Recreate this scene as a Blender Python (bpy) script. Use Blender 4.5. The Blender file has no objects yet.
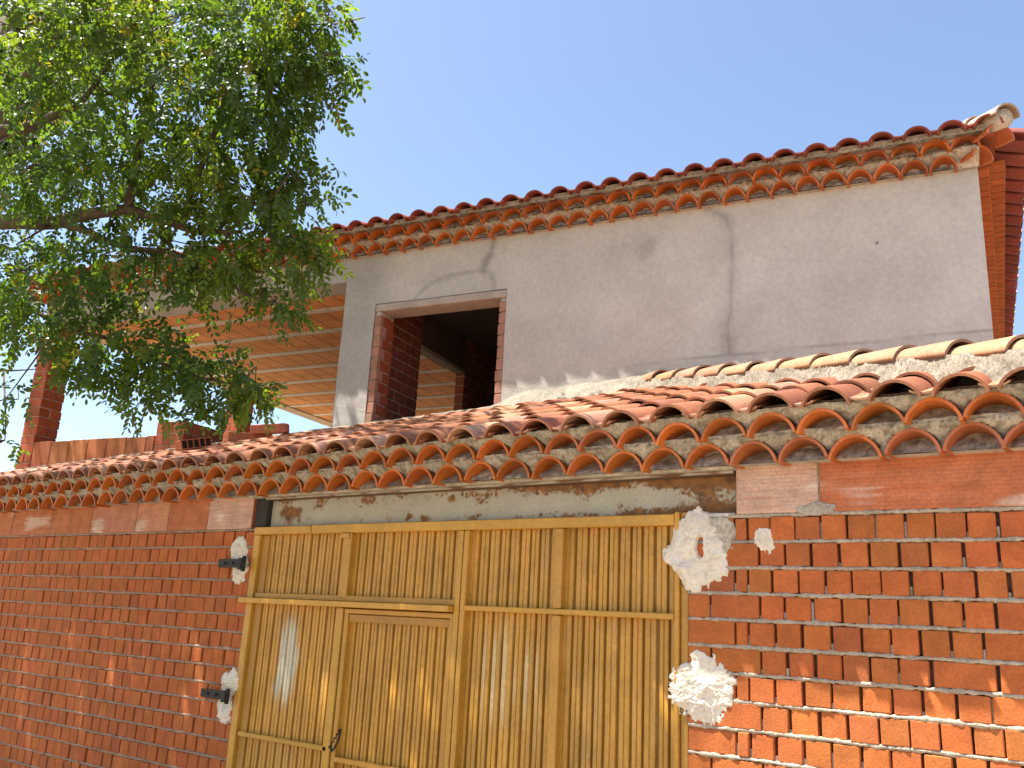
import bpy, math, random
import numpy as np
from mathutils import Vector, Matrix, Euler, noise as mnoise
random.seed(7); rng = np.random.default_rng(7)
scene = bpy.context.scene
COL = scene.collection

# ------------------------------------------------------------------ camera
D_CAM, EYE = 4.25, 1.6
F_PX, PITCH, ROLL, YAW = 891.836, 0.263522, 0.053695, -0.639280
cp, sp, cy, sy = math.cos(PITCH), math.sin(PITCH), math.cos(YAW), math.sin(YAW)
fwd = Vector((sy*cp, cy*cp, sp)); r0 = Vector((cy, -sy, 0)); u0 = r0.cross(fwd)
cr = r0*math.cos(ROLL) + u0*math.sin(ROLL); cu = -r0*math.sin(ROLL) + u0*math.cos(ROLL)
cam_d = bpy.data.cameras.new("camera"); cam = bpy.data.objects.new("camera", cam_d); COL.objects.link(cam)
M3 = Matrix((cr, cu, -fwd)).transposed()
cam.matrix_world = Matrix.Translation((0, -D_CAM, EYE)) @ M3.to_4x4()
cam_d.sensor_fit = 'HORIZONTAL'; cam_d.sensor_width = 36; cam_d.lens = F_PX/1024*36
cam_d.clip_start = 0.05; cam_d.clip_end = 5000
scene.camera = cam

# ------------------------------------------------------------------ light
SUN_TRAVEL = Vector((.35, .264, -1.0)).normalized()
SUN_EL = math.asin(-SUN_TRAVEL.z); SUN_ROT = math.atan2(-SUN_TRAVEL.x, -SUN_TRAVEL.y)
w = bpy.data.worlds.new("World"); scene.world = w; w.use_nodes = True
nt = w.node_tree; bg = nt.nodes['Background']
sky = nt.nodes.new('ShaderNodeTexSky'); sky.sky_type = 'NISHITA'; sky.sun_disc = False
sky.sun_elevation = SUN_EL; sky.sun_rotation = SUN_ROT; sky.altitude = 600
sky.air_density = 1.0; sky.dust_density = 2.4; sky.ozone_density = 1.0
nt.links.new(sky.outputs[0], bg.inputs[0]); bg.inputs[1].default_value = 0.09
sd = bpy.data.lights.new("sun", 'SUN'); sd.energy = 5.0; sd.angle = math.radians(0.53); sd.color = (1, .945, .86)
so = bpy.data.objects.new("sun", sd); COL.objects.link(so); so.rotation_euler = SUN_TRAVEL.to_track_quat('-Z', 'Y').to_euler()
so.location = (-6, -6, 14)
vs = scene.view_settings; vs.view_transform = 'Standard'; vs.look = 'None'; vs.gamma = 1; vs.use_curve_mapping = False
vs.exposure = 1.64

# ------------------------------------------------------------------ materials
def mat(name, base=(.5, .5, .5), rough=.85, vcol=True, nscale=6, namt=.25, fine=60, famt=.15, bump=.3, bscale=80, bdist=.004, spec=.3, trans=None):
    m = bpy.data.materials.new(name); m.use_nodes = True; t = m.node_tree; n = t.nodes; l = t.links
    b = n['Principled BSDF']; b.inputs['Roughness'].default_value = rough
    b.inputs['Specular IOR Level'].default_value = spec
    tc = n.new('ShaderNodeTexCoord')
    def noise(sc, det=5):
        x = n.new('ShaderNodeTexNoise'); x.inputs['Scale'].default_value = sc; x.inputs['Detail'].default_value = det
        l.new(tc.outputs['Object'], x.inputs['Vector']); return x
    def ramp(x, lo, hi):
        r = n.new('ShaderNodeMapRange'); r.inputs[1].default_value = .3; r.inputs[2].default_value = .7
        r.inputs[3].default_value = lo; r.inputs[4].default_value = hi; l.new(x, r.inputs[0]); return r.outputs[0]
    n1 = noise(nscale); n2 = noise(fine, 3)
    mul = n.new('ShaderNodeMath'); mul.operation = 'MULTIPLY'
    l.new(ramp(n1.outputs['Fac'], 1-namt, 1+namt), mul.inputs[0]); l.new(ramp(n2.outputs['Fac'], 1-famt, 1+famt), mul.inputs[1])
    vm = n.new('ShaderNodeVectorMath'); vm.operation = 'SCALE'; l.new(mul.outputs[0], vm.inputs['Scale'])
    if vcol:
        a = n.new('ShaderNodeAttribute'); a.attribute_name = 'Col'
        l.new(a.outputs['Color'], vm.inputs[0])
    else:
        vm.inputs[0].default_value = base
    l.new(vm.outputs[0], b.inputs['Base Color'])
    if bump:
        n3 = noise(bscale, 6); bp = n.new('ShaderNodeBump'); bp.inputs['Strength'].default_value = bump; bp.inputs['Distance'].default_value = bdist
        l.new(n3.outputs['Fac'], bp.inputs['Height']); l.new(bp.outputs[0], b.inputs['Normal'])
    m['ok'] = 1
    return m
M = {}
M['brick'] = mat('fired brick', rough=.8, nscale=9, namt=.16, fine=90, famt=.16, bump=.5, bscale=120, bdist=.003)
M['mortar'] = mat('lime mortar', rough=.95, nscale=7, namt=.22, fine=70, famt=.25, bump=.8, bscale=90, bdist=.006)
M['tile'] = mat('roof tile', rough=.62, nscale=5, namt=.22, fine=55, famt=.18, bump=.35, bscale=110, bdist=.003, spec=.4)
M['glazed'] = mat('smooth cornice tile', rough=.42, nscale=8, namt=.18, fine=70, famt=.12, bump=.2, bscale=90, bdist=.002, spec=.5)
M['render'] = mat('cement render', rough=.95, nscale=2.2, namt=.09, fine=26, famt=.08, bump=.55, bscale=45, bdist=.006)
M['concrete'] = mat('rough concrete', rough=.95, nscale=5, namt=.15, fine=60, famt=.15, bump=.6, bscale=60, bdist=.005)
M['gate'] = mat('ochre gate paint', rough=.45, nscale=4, namt=.13, fine=45, famt=.10, bump=.12, bscale=50, bdist=.002, spec=.5)
M['steel'] = mat('rusty painted steel', rough=.6, nscale=8, namt=.08, fine=90, famt=.12, bump=.25, bscale=120, bdist=.002)
M['iron'] = mat('dark iron', (.02, .018, .017), .55, False, nscale=20, namt=.4, fine=120, famt=.3, bump=.3)
M['plaster'] = mat('white gypsum plaster', rough=.95, nscale=12, namt=.08, fine=70, famt=.06, bump=.7, bscale=60, bdist=.006)
M['ceramic'] = mat('ceramic ceiling block', rough=.85, nscale=3, namt=.15, fine=40, famt=.12, bump=.2)
M['bark'] = mat('tree bark', (.085, .06, .042), .95, False, nscale=15, namt=.35, fine=70, famt=.3, bump=.8, bscale=50, bdist=.01)
M['asphalt'] = mat('pale dusty street', (.30, .235, .16), .95, False, nscale=1.5, namt=.2, fine=50, famt=.3, bump=.5)
M['dust'] = mat('dusty ground', (.28, .22, .15), .95, False, nscale=.6, namt=.2, fine=20, famt=.2, bump=.4)
M['slab'] = mat('cement pavement', (.34, .27, .19), .95, False, nscale=1.2, namt=.15, fine=30, famt=.15, bump=.4)

def leaf_mat():
    m = bpy.data.materials.new('leaf'); m.use_nodes = True; n = m.node_tree.nodes; l = m.node_tree.links
    n.clear(); out = n.new('ShaderNodeOutputMaterial'); a = n.new('ShaderNodeAttribute'); a.attribute_name = 'Col'
    p = n.new('ShaderNodeBsdfPrincipled'); p.inputs['Roughness'].default_value = .42; p.inputs['Specular IOR Level'].default_value = .45
    tr = n.new('ShaderNodeBsdfTranslucent'); mx = n.new('ShaderNodeMixShader'); mx.inputs[0].default_value = .5
    hs = n.new('ShaderNodeMix'); hs.data_type = 'RGBA'; hs.blend_type = 'MULTIPLY'; hs.inputs[0].default_value = 1
    hs.inputs[7].default_value = (2.3, 2.1, .6, 1)
    l.new(a.outputs['Color'], p.inputs['Base Color']); l.new(a.outputs['Color'], hs.inputs[6]); l.new(hs.outputs[2], tr.inputs['Color'])
    l.new(p.outputs[0], mx.inputs[1]); l.new(tr.outputs[0], mx.inputs[2]); l.new(mx.outputs[0], out.inputs[0])
    return m
M['leaf'] = leaf_mat()

# ------------------------------------------------------------------ mesh helpers
class MB:
    def __init__(s): s.v = []; s.f = []; s.c = []; s.sm = []
    def add(s, vs, fs, col=(.5, .5, .5), smooth=False):
        o = len(s.v); s.v += [tuple(p) for p in vs]; s.f += [tuple(i+o for i in f) for f in fs]
        s.c += [col]*len(vs) if not (isinstance(col, list)) else col
        s.sm += [smooth]*len(fs)
    def box(s, x0, x1, y0, y1, z0, z1, col=(.5, .5, .5), T=None):
        p = [(x0, y0, z0), (x1, y0, z0), (x1, y1, z0), (x0, y1, z0), (x0, y0, z1), (x1, y0, z1), (x1, y1, z1), (x0, y1, z1)]
        if T: p = [T @ Vector(q) for q in p]
        s.add(p, [(0, 3, 2, 1), (4, 5, 6, 7), (0, 1, 5, 4), (1, 2, 6, 5), (2, 3, 7, 6), (3, 0, 4, 7)], col)
    def cbox(s, x0, x1, y0, y1, z0, z1, ch=.004, col=(.5, .5, .5), T=None):
        # box with all edges chamfered
        ps = []; idx = {}
        X = (x0, x1); Y = (y0, y1); Z = (z0, z1)
        for i in (0, 1):
            for j in (0, 1):
                for k in (0, 1):
                    sx = ch if i == 0 else -ch; sy_ = ch if j == 0 else -ch; sz = ch if k == 0 else -ch
                    for a in range(3):
                        q = [X[i], Y[j], Z[k]]
                        if a != 0: q[0] += sx
                        if a != 1: q[1] += sy_
                        if a != 2: q[2] += sz
                        idx[(i, j, k, a)] = len(ps); ps.append(tuple(q))
        fs = []
        for a in range(3):
            for e in (0, 1):
                b, c = [(1, 2), (2, 0), (0, 1)][a]
                ring = []
                for (m_, n_) in ((0, 0), (1, 0), (1, 1), (0, 1)):
                    t = [0, 0, 0]; t[a] = e; t[b] = m_; t[c] = n_; ring.append(idx[(t[0], t[1], t[2], a)])
                fs.append(tuple(ring) if e else tuple(reversed(ring)))
        for a in range(3):
            b, c = [(1, 2), (2, 0), (0, 1)][a]
            for m_ in (0, 1):
                for n_ in (0, 1):
                    t0 = [0, 0, 0]; t1 = [0, 0, 0]; t1[a] = 1; t0[b] = t1[b] = m_; t0[c] = t1[c] = n_
                    fs.append((idx[(*t0, b)], idx[(*t1, b)], idx[(*t1, c)], idx[(*t0, c)]))
        for i in (0, 1):
            for j in (0, 1):
                for k in (0, 1): fs.append((idx[(i, j, k, 0)], idx[(i, j, k, 1)], idx[(i, j, k, 2)]))
        if T: ps = [T @ Vector(q) for q in ps]
        s.add(ps, fs, col)
    def grid(s, fn, nu, nv, colfn=None, smooth=True, skip=None):
        vs = []; cs = []
        for j in range(nv+1):
            for i in range(nu+1):
                p = fn(i/nu, j/nv); vs.append(p); cs.append(colfn(i/nu, j/nv, p) if callable(colfn) else (colfn or (.5, .5, .5)))
        fs = []
        for j in range(nv):
            for i in range(nu):
                if skip and skip((i+.5)/nu, (j+.5)/nv): continue
                a = j*(nu+1)+i; fs.append((a, a+1, a+nu+2, a+nu+1))
        s.add(vs, fs, cs, smooth)
    def tube(s, pts, radii, n=7, col=(.5, .5, .5)):
        pts = [Vector(p) for p in pts]; vs = []; fs = []
        for i, p in enumerate(pts):
            d = (pts[min(i+1, len(pts)-1)] - pts[max(i-1, 0)]).normalized()
            a = d.orthogonal().normalized() if i == 0 else (a_prev - d*a_prev.dot(d)).normalized()
            a_prev = a; b = d.cross(a)
            for k in range(n):
                t = 2*math.pi*k/n; vs.append(p + (a*math.cos(t)+b*math.sin(t))*radii[i])
        for i in range(len(pts)-1):
            for k in range(n):
                fs.append((i*n+k, i*n+(k+1) % n, (i+1)*n+(k+1) % n, (i+1)*n+k))
        fs.append(tuple(range(n))[::-1]); fs.append(tuple((len(pts)-1)*n+k for k in range(n)))
        s.add(vs, fs, col, True)
    def build(s, name, m, parent=None, world=None, fixn=True):
        me = bpy.data.meshes.new(name); me.from_pydata(s.v, [], s.f); me.materials.append(m)
        at = me.color_attributes.new('Col', 'FLOAT_COLOR', 'POINT')
        at.data.foreach_set('color', np.c_[np.array(s.c, float), np.ones(len(s.c))].ravel())
        me.polygons.foreach_set('use_smooth', s.sm)
        if fixn:
            import bmesh
            bm = bmesh.new(); bm.from_mesh(me); bmesh.ops.recalc_face_normals(bm, faces=bm.faces); bm.to_mesh(me); bm.free()
        me.update()
        o = bpy.data.objects.new(name, me); COL.objects.link(o)
        if parent: o.parent = parent; o.matrix_parent_inverse = parent.matrix_world.inverted() if parent.matrix_world != Matrix.Identity(4) else Matrix.Identity(4)
        return o
def tag(o, label=None, cat=None, group=None, kind=None):
    if label: o['label'] = label
    if cat: o['category'] = cat
    if group: o['group'] = group
    if kind: o['kind'] = kind
    return o
def thing(name, label, cat, group=None):
    o = bpy.data.objects.new(name, None); COL.objects.link(o); o.empty_display_size = .2
    return tag(o, label, cat, group)
def vary(c, a=.12, hue=.05):
    k = 1+random.uniform(-a, a); return (c[0]*k*(1+random.uniform(-hue, hue)), c[1]*k*(1+random.uniform(-hue, hue)*1.5), c[2]*k*(1+random.uniform(-hue, hue)*2))
def mix(a, b, t): return tuple(a[i]*(1-t)+b[i]*t for i in range(3))
def nz(x, y, z=0.0): return mnoise.noise(Vector((x, y, z)))
def fbm(x, y, z=0.0, o=4): return mnoise.fractal(Vector((x, y, z)), 1.0, 2.0, o)
def sstep(a, b, x):
    t = max(0, min(1, (x-a)/(b-a))); return t*t*(3-2*t)

# ------------------------------------------------------------------ ground
def sheet(name, m, x0, x1, y0, y1, z):
    b = MB(); b.add([(x0, y0, z), (x1, y0, z), (x1, y1, z), (x0, y1, z)], [(0, 1, 2, 3)])
    return tag(b.build(name, m), kind='structure')
sheet('ground', M['dust'], -600, 600, -600, 600, -.13)
sheet('road', M['asphalt'], -120, 120, -7.5, -1.6, -.126)
b = MB(); b.cbox(-120, 120, -1.6, -.02, -.3, 0, .01); tag(b.build('pavement', M['slab']), kind='structure')

# ------------------------------------------------------------------ street walls
BR = (.42, .118, .030); MORT = (.34, .285, .22)
HB = (.44, .125, .042)
def brick_rows(mb, mm, x0, x1, side, h):
    """header bond courses between x0 and x1; bed joints bulge, upright joints stay open"""
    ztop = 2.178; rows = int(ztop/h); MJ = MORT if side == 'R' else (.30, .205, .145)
    for r in range(-1, rows+1):
        z1 = ztop - r*h - .007; z0 = ztop - (r+1)*h + .007
        z0 = max(z0, 0.003)
        if r < 0: z0 = z1 = 0
        elif z1-z0 < .03: continue
        # sequence of widths
        seq = []
        if r < 0: pass
        elif side == 'R':
            if r % 2 == 0: seq += [.24, .055]
            else: seq += [.113, .24]
            lastw = .24
        else:
            seq += [.113] if r % 2 == 0 else [.055]
        xs = 0; L = x1-x0; out = []
        for wdt in seq: out.append((xs, xs+wdt)); xs += wdt+.011
        nhead = 0
        while r >= 0 and xs < L:
            wdt = .113+random.uniform(-.007, .007)
            if side == 'R' and L-1.9 < xs and x0+xs > -.63 and nhead % 9 > 4: wdt = .24
            elif random.random() < .025: wdt = .235
            if side == 'R' and x0+xs > -.66 and x0+xs < -.53: wdt = .24
            out.append((xs, min(xs+wdt, L))); xs += wdt+.0125+random.uniform(-.006, .006); nhead += 1
        tone_row = random.uniform(-.08, .1)
        zz0, zz1 = z0, z1
        for a, c in out:
            if c-a < .02: continue
            xa, xb = (x0+a, x0+c) if side == 'R' else (x1-c, x1-a)
            col = vary(BR, .10, .06); col = mix(col, (.40, .105, .022), max(0, tone_row)*3)
            if random.random() < .03: col = mix(col, (.24, .07, .03), .4)
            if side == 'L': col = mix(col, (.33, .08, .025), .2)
            yo = random.uniform(-.005, .004); a_ = random.uniform(-.014, .014); z0, z1 = zz0+random.uniform(-.002, .003), zz1-random.uniform(-.001, .005)
            T = Matrix.Translation(((xa+xb)/2, yo, (z0+z1)/2)) @ Matrix.Rotation(a_, 4, 'Y') @ Matrix.Rotation(random.uniform(-.012, .012), 4, 'Z')
            w2 = (xb-xa)/2; h2 = (z1-z0)/2
            mb.cbox(-w2, w2, 0, .10, -h2, h2, random.choice((.002, .003, .003, .0045, .006)), col, T)
        # bed joint below this course
        zc = ztop-(r+1)*h + (.004 if r < 0 else 0)
        if zc < .05: continue
        n = int((x1-x0)/.012)
        def fn(u, v):
            x = x0+(x1-x0)*u; a = v*math.pi
            rr = .0112*(1+.6*nz(x*24, r*3.1, 5)+.5*nz(x*75, r*1.7))
            out_ = .003+.008*nz(x*17, r*5.7, 2)+.007*nz(x*55, r*2.2, 8)
            return (x, .012-math.sin(a)*(.012+max(-.004, out_)), zc+.003*nz(x*4, r)+.003*nz(x*30, r, 4)-math.cos(a)*rr)
        mm.grid(fn, n, 4, lambda u, v, p: mix(MJ, tuple(q*1.2 for q in MJ), .5+.5*nz(p[0]*20, r*3)), True)
        # mortar nubs at the foot of some upright joints
        for a, c in out:
            if random.random() < .55:
                xx = (x0+c+.005) if side == 'R' else (x1-c-.005)
                mm.cbox(xx-.007, xx+.007, .012, .03, zc+.004, zc+.004+random.uniform(.02, .055 if random.random() < .8 else .11), .003, vary(MORT, .1))
    mm.box(x0, x1, .038, .24, .0, 2.176, (.13, .085, .06))

def hollow_course(x0, x1, joints, pale, name, parent):
    mb = MB(); xs = [x0]+joints+[x1]
    for i in range(len(xs)-1):
        a, c = xs[i]+.004, xs[i+1]-.004
        base = vary(HB, .08, .03)
        pl = pale.get(i, 0)
        yo = random.uniform(-.004, .001)
        nx = max(4, int((c-a)/.012)); nzv = 56
        def fn(u, v):
            z = 2.190+.258*v; x = a+(c-a)*u
            e = min(min(u, 1-u)*(c-a), min(v, 1-v)*.258)
            g = .0008*math.sin(v*2*math.pi*14)
            return (x, -.006+yo+g+(.006 if e < .001 else 0), z)
        def cf(u, v, p):
            stv = .5+.5*nz(p[0]*2.2, p[2]*30, i); bl = sstep(.25, .6, nz(p[0]*3.1+7, p[2]*5, i*2.0)+.25*nz(p[0]*4, p[2]*60))
            colr = mix(base, (.62, .34, .2), .25*stv)
            colr = mix(colr, (.66, .56, .46), min(1, .55*bl+pl*(.35+.5*(.5+.5*nz(p[0]*4, p[2]*70)))))
            g = .5+.5*math.sin(v*2*math.pi*14); return mix(colr, tuple(q*.9 for q in colr), (1-g)*.3)
        mb.grid(fn, nx, nzv, cf, True)
        mb.box(a, c, .004+yo, .23, 2.190, 2.448, base)
    o = mb.build(name, M['brick'], parent); jm = MB()
    for q in joints:
        for k in range(9): jm.cbox(q-.0038, q+.0038, random.uniform(-.006, .004), .02, 2.19+.0285*k, 2.19+.0285*(k+1)-.0005, .001, vary(tuple(v*.8 for v in MORT), .15))
    jm.build('joint_mortar', M['mortar'], o)
    return o

def plaster_lump(name, cx, cz, rx, rz, depth, seed, parent, spikes=.2, col=(.74, .69, .60), y0=0.0, hole=None, mt='plaster', fine=1.0, drips=True):
    """hand-thrown lump: a height field over a ragged patch"""
    mb = MB(); st = .0028; E_ = 1.75
    if depth > .03: rx *= 1.17; rz *= 1.17
    nx, nzz = int(2*rx*E_/st), int(2*rz*E_/st)
    def field(x, z):
        dx, dz = (x-cx)/rx, (z-cz)/rz
        d = math.hypot(dx, dz)
        d += .24*fbm(dx*1.4+seed, dz*1.4, seed, 2)+spikes*.55*fbm(dx*4+seed, dz*4, seed+5, 4)+spikes*.12*nz(dx*11, dz*11, seed)
        if drips and dz < -.4: d -= .45*max(0, nz(x*45, seed*3.0)-.15)*min(1, -dz)
        if hole:
            h = math.hypot((x-hole[0])/hole[2], (z-hole[1])/hole[3])+.3*nz(x*60, z*40, seed); d = max(d, 1.0+(1.0-h)*.8) if h < 1.3 else d
        return 1-d
    def fn(u, v):
        x = cx+rx*E_*(2*u-1); z = cz+rz*E_*(2*v-1); f = field(x, z)
        if f <= 0: return (x, y0+.012, z)
        prof = min(1, f*1.5)**.7
        wx = x+.02*fbm(x*20, z*20, seed+2); wz = z+.02*fbm(x*20, z*20, seed+7)
        n1 = fbm(wx*9, wz*12, seed, 4); rdg = 1-abs(nz(wx*34, wz*60, seed+1)); r2 = 1-abs(nz(wx*90, wz*120, seed+4))
        h = depth*prof*(.42+.30*n1+fine*(.13*(rdg-.6)+.06*(r2-.6)))
        return (x, y0-max(.002*prof, h), z)
    def cf(u, v, p):
        k = .5+.5*fbm(p[0]*18, p[2]*18, seed); d = sstep(.5, .75, .5+.5*fbm(p[0]*45, p[2]*45, seed+9))
        return mix(mix(col, (col[0]*.92, col[1]*.86, col[2]*.76), k), (.42, .33, .25), d*.3)
    def sk(u, v):
        return field(cx+rx*E_*(2*u-1), cz+rz*E_*(2*v-1)) < -.03
    mb.grid(fn, nx, nzz, cf, True, sk)
    return mb.build(name, M[mt], parent)

def strap(parent, x0, x1, z, hgt):
    mb = MB(); mb.cbox(x0, x1, -.068, -.058, z-hgt/2, z+hgt/2, .002)
    mb.cbox(x1-.03, x1+.012, -.085, -.04, z-hgt*.72, z+hgt*.62, .004)
    mb.tube([(x1+.012, -.062, z-hgt*.9), (x1+.012, -.062, z+hgt*.85)], [.014, .014], 10)
    for q in (.3, .62): mb.tube([(x0+(x1-x0)*q, -.078, z), (x0+(x1-x0)*q, -.06, z)], [.009, .011], 8)
    mb.cbox(x0+.02, x0+.05, -.06, .01, z-hgt*.4, z+hgt*.4, .002)
    return mb.build('hinge', M['iron'], parent)

wr = thing('brick_wall', 'red brick street wall right of the ochre gate, sunlit at its lower right', 'wall', 'street walls beside the gate')
mb, mm = MB(), MB(); brick_rows(mb, mm, -1.985, .05, 'R', .1246)
mb.build('brick_courses', M['brick'], wr); mm.build('mortar_joints', M['mortar'], wr)
hollow_course(-1.728, .05, [-1.315, -.40], {0: .8}, 'hollow_block_course', wr)
mb = MB(); mb.box(-1.985, -1.73, .14, .24, 2.18, 2.448, (.2, .16, .13))
mb.box(-1.98, -1.735, .0, .13, 2.181, 2.196, (.5, .47, .43)); mb.build('bearing_pad', M['mortar'], wr)
plaster_lump('plaster_patch', -1.945, 2.005, .135, .165, .055, 3.3, wr, hole=(-1.915, 2.03, .018, .045))
plaster_lump('plaster_patch', -1.925, 1.345, .15, .13, .055, 9.1, wr, spikes=.3)
plaster_lump('plaster_patch', -1.585, 2.065, .05, .062, .02, 5.2, wr, spikes=.28)
plaster_lump('mortar_smear', -1.815, 2.085, .085, .095, .012, 12.7, wr, spikes=.12, col=(.45, .41, .35), y0=-.004, mt='mortar', fine=.2)
plaster_lump('mortar_smear', -1.33, 2.205, .09, .032, .014, 15.2, wr, spikes=.2, col=(.40, .36, .31), y0=-.008, mt='mortar', fine=.3)

wl = thing('brick_wall', 'red brick street wall left of the ochre gate, dappled under the tree', 'wall', 'street walls beside the gate')
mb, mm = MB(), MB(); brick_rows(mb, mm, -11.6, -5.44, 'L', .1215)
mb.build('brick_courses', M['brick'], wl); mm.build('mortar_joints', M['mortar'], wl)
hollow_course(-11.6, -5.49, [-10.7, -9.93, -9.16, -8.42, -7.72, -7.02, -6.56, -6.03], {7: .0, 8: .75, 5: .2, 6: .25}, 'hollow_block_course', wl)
plaster_lump('plaster_patch', -5.60, 2.02, .085, .10, .05, 21.3, wl)
plaster_lump('plaster_patch', -5.56, 1.90, .085, .085, .06, 25.3, wl, spikes=.25)
plaster_lump('plaster_patch', -5.50, 1.10, .085, .08, .07, 27.9, wl, spikes=.28)
plaster_lump('plaster_patch', -5.53, .93, .07, .085, .05, 31.7, wl, spikes=.28)

# ------------------------------------------------------------------ gate
G = (.49, .25, .032)
gate = thing('metal_gate', 'ochre painted ribbed metal double gate with a wicket door, between two brick walls', 'gate')
def ribbed(mb, x0, x1, z0, z1, y, pitch, seed, wear_sun=0):
    x0 -= .02; x1 += .02; n = max(1, round((x1-x0)/pitch)); p = (x1-x0)/n
    prof = [(0, .010), (.06, .010), (.12, .0), (.42, .0), (.47, .004), (.50, .004), (.55, .0), (.86, -.001), (.93, .010), (1.0, .010)]
    nzv = 40
    ed = [x0]
    for i in range(n): ed.append(ed[-1]+p*random.uniform(.84, 1.16))
    ed = [x0+(e-x0)*(x1-x0)/(ed[-1]-x0) for e in ed]
    for i in range(n):
        t = random.uniform(-.07, .06); dy = random.uniform(-.003, .003); ln_ = random.uniform(-.0015, .0015)
        def fn(u, v):
            k = u*(len(prof)-1); j = min(int(round(k)), len(prof)-1)
            x = ed[i]+(ed[i+1]-ed[i])*prof[j][0]+ln_*(v-.5)+.0007*nz(z0+v*3, i*3.0, seed); z = z0+(z1-z0)*v
            return (x, y+prof[j][1]*1.7-.006+dy+.0012*nz(z*3, i*7.0, seed), z)
        def cf(u, v, q):
            c = tuple(k*(1+t) for k in G)
            k = u*(len(prof)-1)
            if round(k) in (0, 1, 8, 9): c = mix(c, (.20, .085, .015), .6)     # darker in the groove
            s_ = sstep(.3, .62, nz(q[0]*60+seed, q[2]*1.3, i)); c = mix(c, (.47, .30, .10), .35*s_)
            d = sstep(.22, .5, fbm(q[0]*26, q[2]*8, seed)+.25*sstep(2.06, 2.14, q[2])); c = mix(c, (.24, .12, .03), .28*d); c = mix(c, (.55, .34, .12), .35*sstep(.3, .55, nz(q[0]*35, q[2]*2.2, seed+5)))
            if wear_sun == 2:  # sun streaks on the rib fronts, painted into the colour
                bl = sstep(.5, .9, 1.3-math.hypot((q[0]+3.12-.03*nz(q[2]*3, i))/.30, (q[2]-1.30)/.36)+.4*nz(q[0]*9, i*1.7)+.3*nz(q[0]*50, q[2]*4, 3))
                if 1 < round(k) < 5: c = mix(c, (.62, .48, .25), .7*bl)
            elif wear_sun:
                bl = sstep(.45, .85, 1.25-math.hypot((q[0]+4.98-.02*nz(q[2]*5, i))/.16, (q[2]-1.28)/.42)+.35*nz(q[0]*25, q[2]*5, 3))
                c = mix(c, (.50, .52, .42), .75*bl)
            return c
        mb.grid(fn, len(prof)-1, nzv, cf, False)
def bar(mb, x0, x1, y0, y1, z0, z1, k=1.0, ch=.004):
    mb.cbox(x0, x1, y0, y1, z0, z1, ch, vary(tuple(q*k for q in G), .06, .03))
# top rail of the whole opening
mb = MB()
bar(mb, -5.44, -4.83, -.012, .05, 2.142, 2.196, 1.06); bar(mb, -4.826, -2.062, -.008, .05, 2.142, 2.2, 1.03)
mb.build('top_rail', M['gate'], gate)
lf = MB()   # left leaf
bar(lf, -5.44, -5.375, -.006, .06, .05, 2.140); bar(lf, -5.372, -5.30, .022, .06, .05, 2.140, .8)
bar(lf, -4.505, -4.425, -.004, .06, 1.715, 2.140); lf.cbox(-4.515, -4.44, -.016, -.004, 2.105, 2.138, .003, G)
bar(lf, -3.50, -3.462, -.006, .06, .05, 2.140)
bar(lf, -5.47, -3.503, -.055, .045, 1.655, 1.692, 1.08); bar(lf, -5.36, -3.503, .0, .05, 1.694, 1.73, .85)
bar(lf, -4.505, -4.44, -.004, .06, .05, 1.65); bar(lf, -5.355, -4.47, -.004, .03, .765, .795, .95); bar(lf, -5.30, -3.5, .0, .05, .055, .11)
lf.build('left_frame', M['gate'], gate)
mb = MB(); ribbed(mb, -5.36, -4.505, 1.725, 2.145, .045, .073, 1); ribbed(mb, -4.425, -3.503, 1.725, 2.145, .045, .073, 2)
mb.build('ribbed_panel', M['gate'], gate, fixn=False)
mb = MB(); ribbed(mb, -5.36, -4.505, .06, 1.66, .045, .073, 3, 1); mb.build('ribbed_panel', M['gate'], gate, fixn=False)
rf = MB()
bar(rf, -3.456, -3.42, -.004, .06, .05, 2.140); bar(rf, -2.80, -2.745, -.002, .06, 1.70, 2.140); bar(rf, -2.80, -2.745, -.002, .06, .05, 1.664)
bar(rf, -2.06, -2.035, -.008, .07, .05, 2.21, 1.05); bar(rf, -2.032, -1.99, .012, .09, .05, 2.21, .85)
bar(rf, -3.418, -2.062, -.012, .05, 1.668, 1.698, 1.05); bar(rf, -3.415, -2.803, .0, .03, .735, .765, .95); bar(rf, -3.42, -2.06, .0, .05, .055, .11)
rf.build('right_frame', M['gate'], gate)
mb = MB(); mb.cbox(-5.43, -2.0, .072, .076, .05, 2.17, .001, (.16, .08, .012)); mb.build('light_stop_sheet', M['gate'], gate)  # added dark sheet, stops light leaking between the ribs
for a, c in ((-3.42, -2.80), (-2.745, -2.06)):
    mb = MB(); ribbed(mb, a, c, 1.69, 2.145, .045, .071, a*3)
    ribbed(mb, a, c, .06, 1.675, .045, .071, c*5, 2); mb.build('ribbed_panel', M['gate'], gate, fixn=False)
wd = MB()
bar(wd, -4.43, -4.395, .004, .05, .08, 1.642); bar(wd, -3.535, -3.505, .004, .05, .08, 1.642); bar(wd, -4.43, -3.505, .0, .05, 1.618, 1.648, 1.05)
bar(wd, -4.392, -3.538, .012, .05, 1.565, 1.614, .8); bar(wd, -4.392, -3.538, -.006, .03, .715, .745, .98); bar(wd, -4.392, -3.538, .004, .05, .08, .13)
wdo = wd.build('wicket_door', M['gate'], gate)
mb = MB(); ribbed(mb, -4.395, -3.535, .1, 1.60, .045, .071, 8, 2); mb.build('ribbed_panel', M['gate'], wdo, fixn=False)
mb = MB(); pts = [(-4.42, -.012, .80), (-4.40, -.02, .775), (-4.375, -.02, .80), (-4.35, -.018, .85), (-4.345, -.012, .905)]
mb.tube(pts, [.006]*5, 6)
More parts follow.
